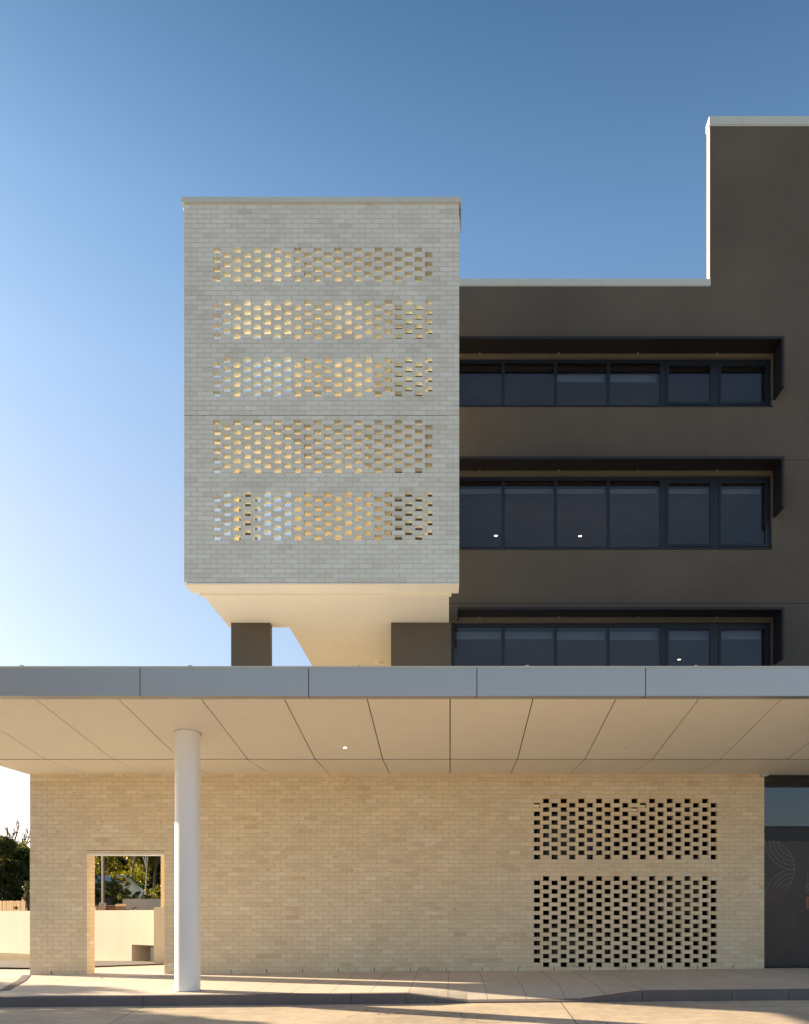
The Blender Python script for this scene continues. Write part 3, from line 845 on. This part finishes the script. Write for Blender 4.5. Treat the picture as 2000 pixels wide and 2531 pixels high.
# ------------------------------------------------------------------ vegetation
def m_leaf(name, c1, c2, trans=.35):
    m = bpy.data.materials.new(name); m.use_nodes = True; nt = m.node_tree
    b = bsdf(m); b.inputs['Roughness'].default_value = .5; b.inputs['Specular IOR Level'].default_value = .3
    oi = N(m, 'ShaderNodeVertexColor'); oi.layer_name = 'tone'
    sp = N(m, 'ShaderNodeSeparateColor'); L(m, oi.outputs[0], sp.inputs[0])
    c = mix(m, sp.outputs[0], c1, c2); L(m, c, b.inputs['Base Color'])
    t = N(m, 'ShaderNodeBsdfTranslucent'); L(m, mix(m, 1.0, c, (1.3,1.35,.5), 'MULTIPLY'), t.inputs[0])
    mx = N(m, 'ShaderNodeMixShader'); mx.inputs[0].default_value = trans
    out = [n for n in nt.nodes if n.type == 'OUTPUT_MATERIAL'][0]
    L(m, b.outputs[0], mx.inputs[1]); L(m, t.outputs[0], mx.inputs[2]); L(m, mx.outputs[0], out.inputs[0])
    return m
M['leaf_gold'] = m_leaf('gold_green_leaf', (.045,.062,.010), (.22,.18,.02), .5)
M['leaf_dark'] = m_leaf('dark_green_leaf', (.025,.038,.012), (.085,.09,.02), .4)
M['bark_white'] = m_paint('white_bark', (.50,.44,.40), .8, .2, .2, 2)
M['bark_brown'] = m_paint('brown_bark', (.12,.085,.06), .9, .2, .3, 2)
TAPER = [.86, .68]
def limb(mb, p, d, length, r, depth, tips, spread=.5, up=.15, seg=3, n=6):
    for s in range(seg):
        q = p + d*(length/seg); r2 = r*TAPER[0]
        mb.tube(p, q, r, r2, n, False); p, r = q, r2
        d = (d + Vector((R.uniform(-1,1),R.uniform(-1,1),R.uniform(-.3,1)*up*3))*.16).normalized()
    if depth == 0: tips.append((p.copy(), d.copy())); return
    for i in range(R.choice((2,3,3))):
        a = R.uniform(0, 2*PI)
        nd = (d + Vector((math.cos(a),math.sin(a),R.uniform(-.1,.5)))*spread).normalized()
        limb(mb, p, nd, length*R.uniform(.6,.85), r*TAPER[1], depth-1, tips, spread, up, seg, max(4,n-1))
def leaves(mb, c, rad, n, size, squash=.8):
    for _ in range(n):
        v = Vector((R.gauss(0,1),R.gauss(0,1),R.gauss(0,1))).normalized()*rad*R.random()**.45
        v.z *= squash; p = c+v
        u = Vector((R.uniform(-1,1),R.uniform(-1,1),R.uniform(-1,.4))).normalized()
        w = u.cross(Vector((R.uniform(-1,1),R.uniform(-1,1),R.uniform(-1,1)))).normalized()
        s = size*R.uniform(.6,1.3); t = R.random()
        mb.poly([p-u*s, p+w*s*.38, p+u*s, p-w*s*.38], (t,t,t))
def tree(name, x, y, h, label, leafm, barkm, cluster, nleaf, lsize, trunk=.3, group=None, spread=.5, depth=3, z0=.9, cat='tree', rt=.22, low=0):
    t = empty(name, (x,y,z0), label, cat, group)
    mb = MB(); tips = []
    limb(mb, Vector((x,y,z0)), Vector((R.uniform(-.08,.08),0,1)).normalized(), h*trunk, rt, depth, tips, spread, .2, 3, 8)
    top = max(p.z for p,_ in tips)-z0; k = (h-cluster*.7)/top
    base = Vector((x,y,z0))
    mb.v = [(x+(a-x)*1., y+(b-y)*1., z0+(c-z0)*k) for a,b,c in mb.v]
    mb.build('trunk', barkm, t, True)
    if leafm is not None:
        cr_ = MB()
        for p,_ in tips:
            c = Vector((p.x,p.y,z0+(p.z-z0)*k)); leaves(cr_, c, cluster*R.uniform(.7,1.15), nleaf, lsize)
        for i in range(low):
            c = Vector((x+R.uniform(-1,1)*cluster*1.6, y+R.uniform(-1,1)*cluster, z0+R.uniform(.02,.6)*h)); leaves(cr_, c, cluster*R.uniform(.7,1.), nleaf, lsize)
        cr_.build('crown', leafm, t)
    return t
G1 = 'tall trees behind the house'
tree('gum_tree', xat(341,128), 131, 17, 'tall gum tree with pale forked trunk directly behind the house gable', M['leaf_gold'], M['bark_white'], 2.6, 260, .34, .26, G1, .3, 3, rt=.13)
tree('gum_tree', xat(322,133), 133, 18, 'tall gum tree with brown trunk left of the pale forked trunk', M['leaf_gold'], M['bark_brown'], 2.8, 260, .36, .28, G1, .35, 3, rt=.24)
tree('gum_tree', xat(382,140), 140, 17, 'yellow green bushy tree right of the house', M['leaf_gold'], M['bark_brown'], 2.8, 330, .36, .2, G1, .6, 3, rt=.3, low=14)
tree('gum_tree', xat(250,150), 150, 17, 'leafy golden green tree left of the house roof behind the steel pole', M['leaf_gold'], M['bark_brown'], 3.0, 300, .36, .25, G1, .55, 3, rt=.3, low=10)
tree('gum_tree', xat(205,165), 165, 17, 'dense tree mostly hidden by the doorway left jamb', M['leaf_gold'], M['bark_brown'], 3.2, 200, .42, .25, G1, .55, 3, rt=.3, low=8)
tree('gum_tree', xat(345,185), 185, 20, 'far dense tree filling the gap behind the pale trunk', M['leaf_dark'], M['bark_brown'], 4.5, 420, .85, .2, G1, .7, 3, rt=.4, low=34)
tree('gum_tree', xat(270,190), 190, 19, 'far dark tree behind the brown trunked gum', M['leaf_dark'], M['bark_brown'], 4.5, 420, .85, .2, G1, .7, 3, rt=.4, low=34)
def shrub(name, px_, d, h, w, leafm, n, size, label, group=None):
    x = xat(px_, d); t = empty(name, (x,d,.9), label, 'shrub', group)
    st = MB()
    for i in range(5):
        a = 2*PI*i/5; st.tube((x,d,.9),(x+math.cos(a)*w*.4,d+math.sin(a)*w*.3,.9+h*.6),.03,.012,6)
    st.build('stem', M['bark_brown'], t)
    mb = MB()
    for i in range(n):
        c = Vector((x+R.gauss(0,.42)*w, d+R.gauss(0,.3)*w, .9+h*R.uniform(.12,.86)*(1-.25*abs(R.gauss(0,.4))))); leaves(mb, c, w*.26, 45, size)
    mb.build('foliage', leafm, t); return t
G2 = 'shrubs in front of the house'
shrub('shrub', 238, 58, 2.6, .95, M['leaf_gold'], 26, .11, 'golden tipped shrub left of the steel pole', G2)
shrub('shrub', 283, 57, 2.6, 1.0, M['leaf_gold'], 30, .11, 'tall golden tipped shrub in front of the house roof', G2)
shrub('shrub', 303, 60, 2.1, .8, M['leaf_gold'], 22, .11, 'shrub covering the lower left of the house gable', G2)
shrub('shrub', 327, 63, 1.35, .6, M['leaf_dark'], 16, .10, 'small dark shrub under the house gable corner', G2)
shrub('shrub', 392, 60, 1.6, .9, M['leaf_gold'], 20, .11, 'low yellow green shrub right of the house', G2)
shrub('shrub', 362, 66, 1.1, .9, M['leaf_dark'], 20, .11, 'low dark shrub above the short grey wall', G2)
shrub('shrub', 70, 28.5, 1.45, .30, M['leaf_dark'], 12, .045, 'leafy shrub at the end of the timber fence beside the brick wall', None)
# left group: dark trees and a bare tree behind
G3 = 'dark trees behind the timber fence'
tree('dark_tree', xat(6,56), 56, 4.9, 'dark fine leaved tree behind the timber fence at the left edge', M['leaf_dark'], M['bark_brown'], .62, 300, .12, .2, G3, .7, 3, rt=.12, low=55)
tree('dark_tree', xat(52,60), 60, 4.4, 'dark tree with golden top touching the brick wall edge', M['leaf_dark'], M['bark_brown'], 1.0, 420, .14, .2, G3, .7, 3, rt=.12, low=26)
tree('dark_tree', xat(-50,58), 58, 4.6, 'dark tree outside the left edge of the view', M['leaf_dark'], M['bark_brown'], 1.1, 260, .15, .2, G3, .7, 3, rt=.12, low=10)
tree('dark_tree', xat(55,66), 66, 5.2, 'golden leaved tree crown above the dark trees at left', M['leaf_gold'], M['bark_brown'], .8, 130, .13, .28, G3, .5, 3, rt=.12)
TAPER[:] = [.965, .76]
tree('bare_tree', xat(40,72), 72, 7.9, 'leafless tree with fine twigs rising above the dark foliage beside the brick wall', None, M['bark_brown'], .1, 0, .1, .22, 'bare trees at the far left', .5, 5, rt=.105)
tree('bare_tree', xat(8,74), 74, 7.0, 'leafless tree with fine twigs at the left edge of the view', None, M['bark_brown'], .1, 0, .1, .22, 'bare trees at the far left', .5, 5, rt=.105)
TAPER[:] = [.86, .68]
# garden mound at the foot of the retaining wall
mb = MB(); n_ = 14
for i in range(n_):
    for j in range(4):
        def P(i,j):
            u = i/n_; x = -13.5+u*4.6; y = 21.2-(x+13.5)*.35+j*.3
            return (x, y, -.12+.17*math.sin(PI*min(1,max(0,u)))**.6*math.sin(PI*(j+.3)/4.3) if False else -.12+.19*max(0,math.sin(PI*u))**.6*math.sin(PI*j/4))
        mb.poly([P(i,j),P(i+1,j),P(i+1,j+1),P(i,j+1)])
tag(mb.build('garden_bed', M['earth']), kind='structure')

# dry leaf on the footpath
lx, ly = xat(256, 15.6), 15.55
o_ = MB(); z_ = zp(lx,ly)
o_.poly([(-.06,0,.004),(.0,-.02,.012),(.05,.0,.05),(.0,.03,.03)]); o_.poly([(-.06,0,.004),(0,.03,.03),(-.02,.05,.006)])
b = o_.build('dry_leaf', mat('dry_leaf_brown', (.10,.05,.025), .8)); b.location = (lx,ly,z_+.004); tag(b, 'curled dark brown dry leaf lying on the footpath before the doorway', 'leaf')

# trees added off-frame on the left to shade the footpath and the road
tree('added_tree', -24.5, 20.3, 6.3, 'leafy tree added left of the footpath outside the view for its shade', M['leaf_dark'], M['bark_brown'], .7, 60, .16, .34, 'shade trees added outside the view', .4, 3, rt=.1, z0=-.1)
tree('added_tree', -16.2, 14.8, 5.2, 'broad tree added left of the road outside the view for its shade', M['leaf_dark'], M['bark_brown'], 1.05, 420, .2, .25, 'shade trees added outside the view', .6, 3, rt=.13, z0=-.5, low=10)

G4 = 'tall trees added behind the viewer to darken the fascia reflection'
for x_, y_, h_, nm in ((-24,-22,16,'nearest the viewer'),(-38,-20,18,'widest'),(-31,-32,19,'furthest back')):  # unseen trees, added so the left of the fascia reflects something dark
    tree('added_tree', x_, y_, h_, 'tall dark tree added outside the view for the fascia to reflect, ' + nm, M['leaf_dark'], M['bark_brown'], 3.4, 160, .75, .25, G4, .7, 3, rt=.4, z0=-.6, low=18)

# ================================================================== SKY AND SUN
SE = math.radians(16.5); SA = math.atan2(-.938, .346)
w = bpy.data.worlds.new('World'); sc.world = w; w.use_nodes = True
nt = w.node_tree; bg = nt.nodes['Background']
sky = nt.nodes.new('ShaderNodeTexSky'); sky.sky_type = 'NISHITA'; sky.sun_disc = False
sky.sun_elevation = SE; sky.sun_rotation = SA; sky.air_density = .8; sky.dust_density = 1.2; sky.ozone_density = 2.3
# small bank of cumulus low on the horizon
class W: node_tree = nt
tc = nt.nodes.new('ShaderNodeTexCoord'); sx = nt.nodes.new('ShaderNodeSeparateXYZ'); nt.links.new(tc.outputs['Generated'], sx.inputs[0])
nz = noise(W, 9, 6, .6, mapv(W, tc.outputs['Generated'], (1,1,2.2)))
hgt = mth(W, 'MULTIPLY', mth(W, 'SUBTRACT', .118, sx.outputs[2]), 6.5)
k = mth(W, 'ADD', mth(W, 'SUBTRACT', nz, .5), hgt)
west = mth(W, 'MINIMUM', mth(W, 'MAXIMUM', mth(W, 'MULTIPLY', sx.outputs[1], 4.0), 0), 1)
k = mth(W, 'MULTIPLY', k, mth(W, 'MULTIPLY', west, 7.0)); k = mth(W, 'MINIMUM', mth(W, 'MAXIMUM', k, 0), .75)
deep = ramp(W, sx.outputs[2], [(0.0,(.88,.80,.76)),(.38,(1.04,.96,.87)),(.52,(.93,1.0,.98)),(.62,(.72,.88,.92)),(.76,(.33,.51,.59))])   # clear deep blue overhead, pale at the horizon
gm = nt.nodes.new('ShaderNodeGamma'); gm.inputs[1].default_value = .85; nt.links.new(sky.outputs[0], gm.inputs[0])
skyc = mix(W, 1.0, gm.outputs[0], deep, 'MULTIPLY')
cc = mix(W, k, skyc, (9.5,8.6,7.8))
nt.links.new(cc, bg.inputs[0]); bg.inputs[1].default_value = .10
su = bpy.data.lights.new('Sun', 'SUN'); su.energy = 5.0; su.angle = math.radians(.5); su.color = (1.0,.80,.55)
so = bpy.data.objects.new('Sun', su); COL.objects.link(so)
sd = Vector((math.sin(SA)*math.cos(SE), math.cos(SA)*math.cos(SE), math.sin(SE)))
so.rotation_euler = sd.to_track_quat('Z', 'Y').to_euler(); so.location = sd*50

# ================================================================== CAMERA
cam = bpy.data.cameras.new('Camera'); co = bpy.data.objects.new('Camera', cam); COL.objects.link(co); sc.camera = co
co.location = (0,0,EYE); co.rotation_euler = (PI/2,0,0)
cam.sensor_fit = 'HORIZONTAL'; cam.sensor_width = 36; cam.lens = 36*F/2000
cam.shift_x = -(PX-1000)/2000; cam.shift_y = (PY-1265.5)/2000
cam.clip_start = .1; cam.clip_end = 2000
sc.view_settings.view_transform = 'Standard'; sc.view_settings.look = 'None'; sc.view_settings.exposure = 1.76; sc.view_settings.gamma = 1
sc.cycles.max_bounces = 10; sc.cycles.diffuse_bounces = 5; sc.cycles.transparent_max_bounces = 12
sc.cycles.use_denoising = True
sc.render.filter_size = 1.1
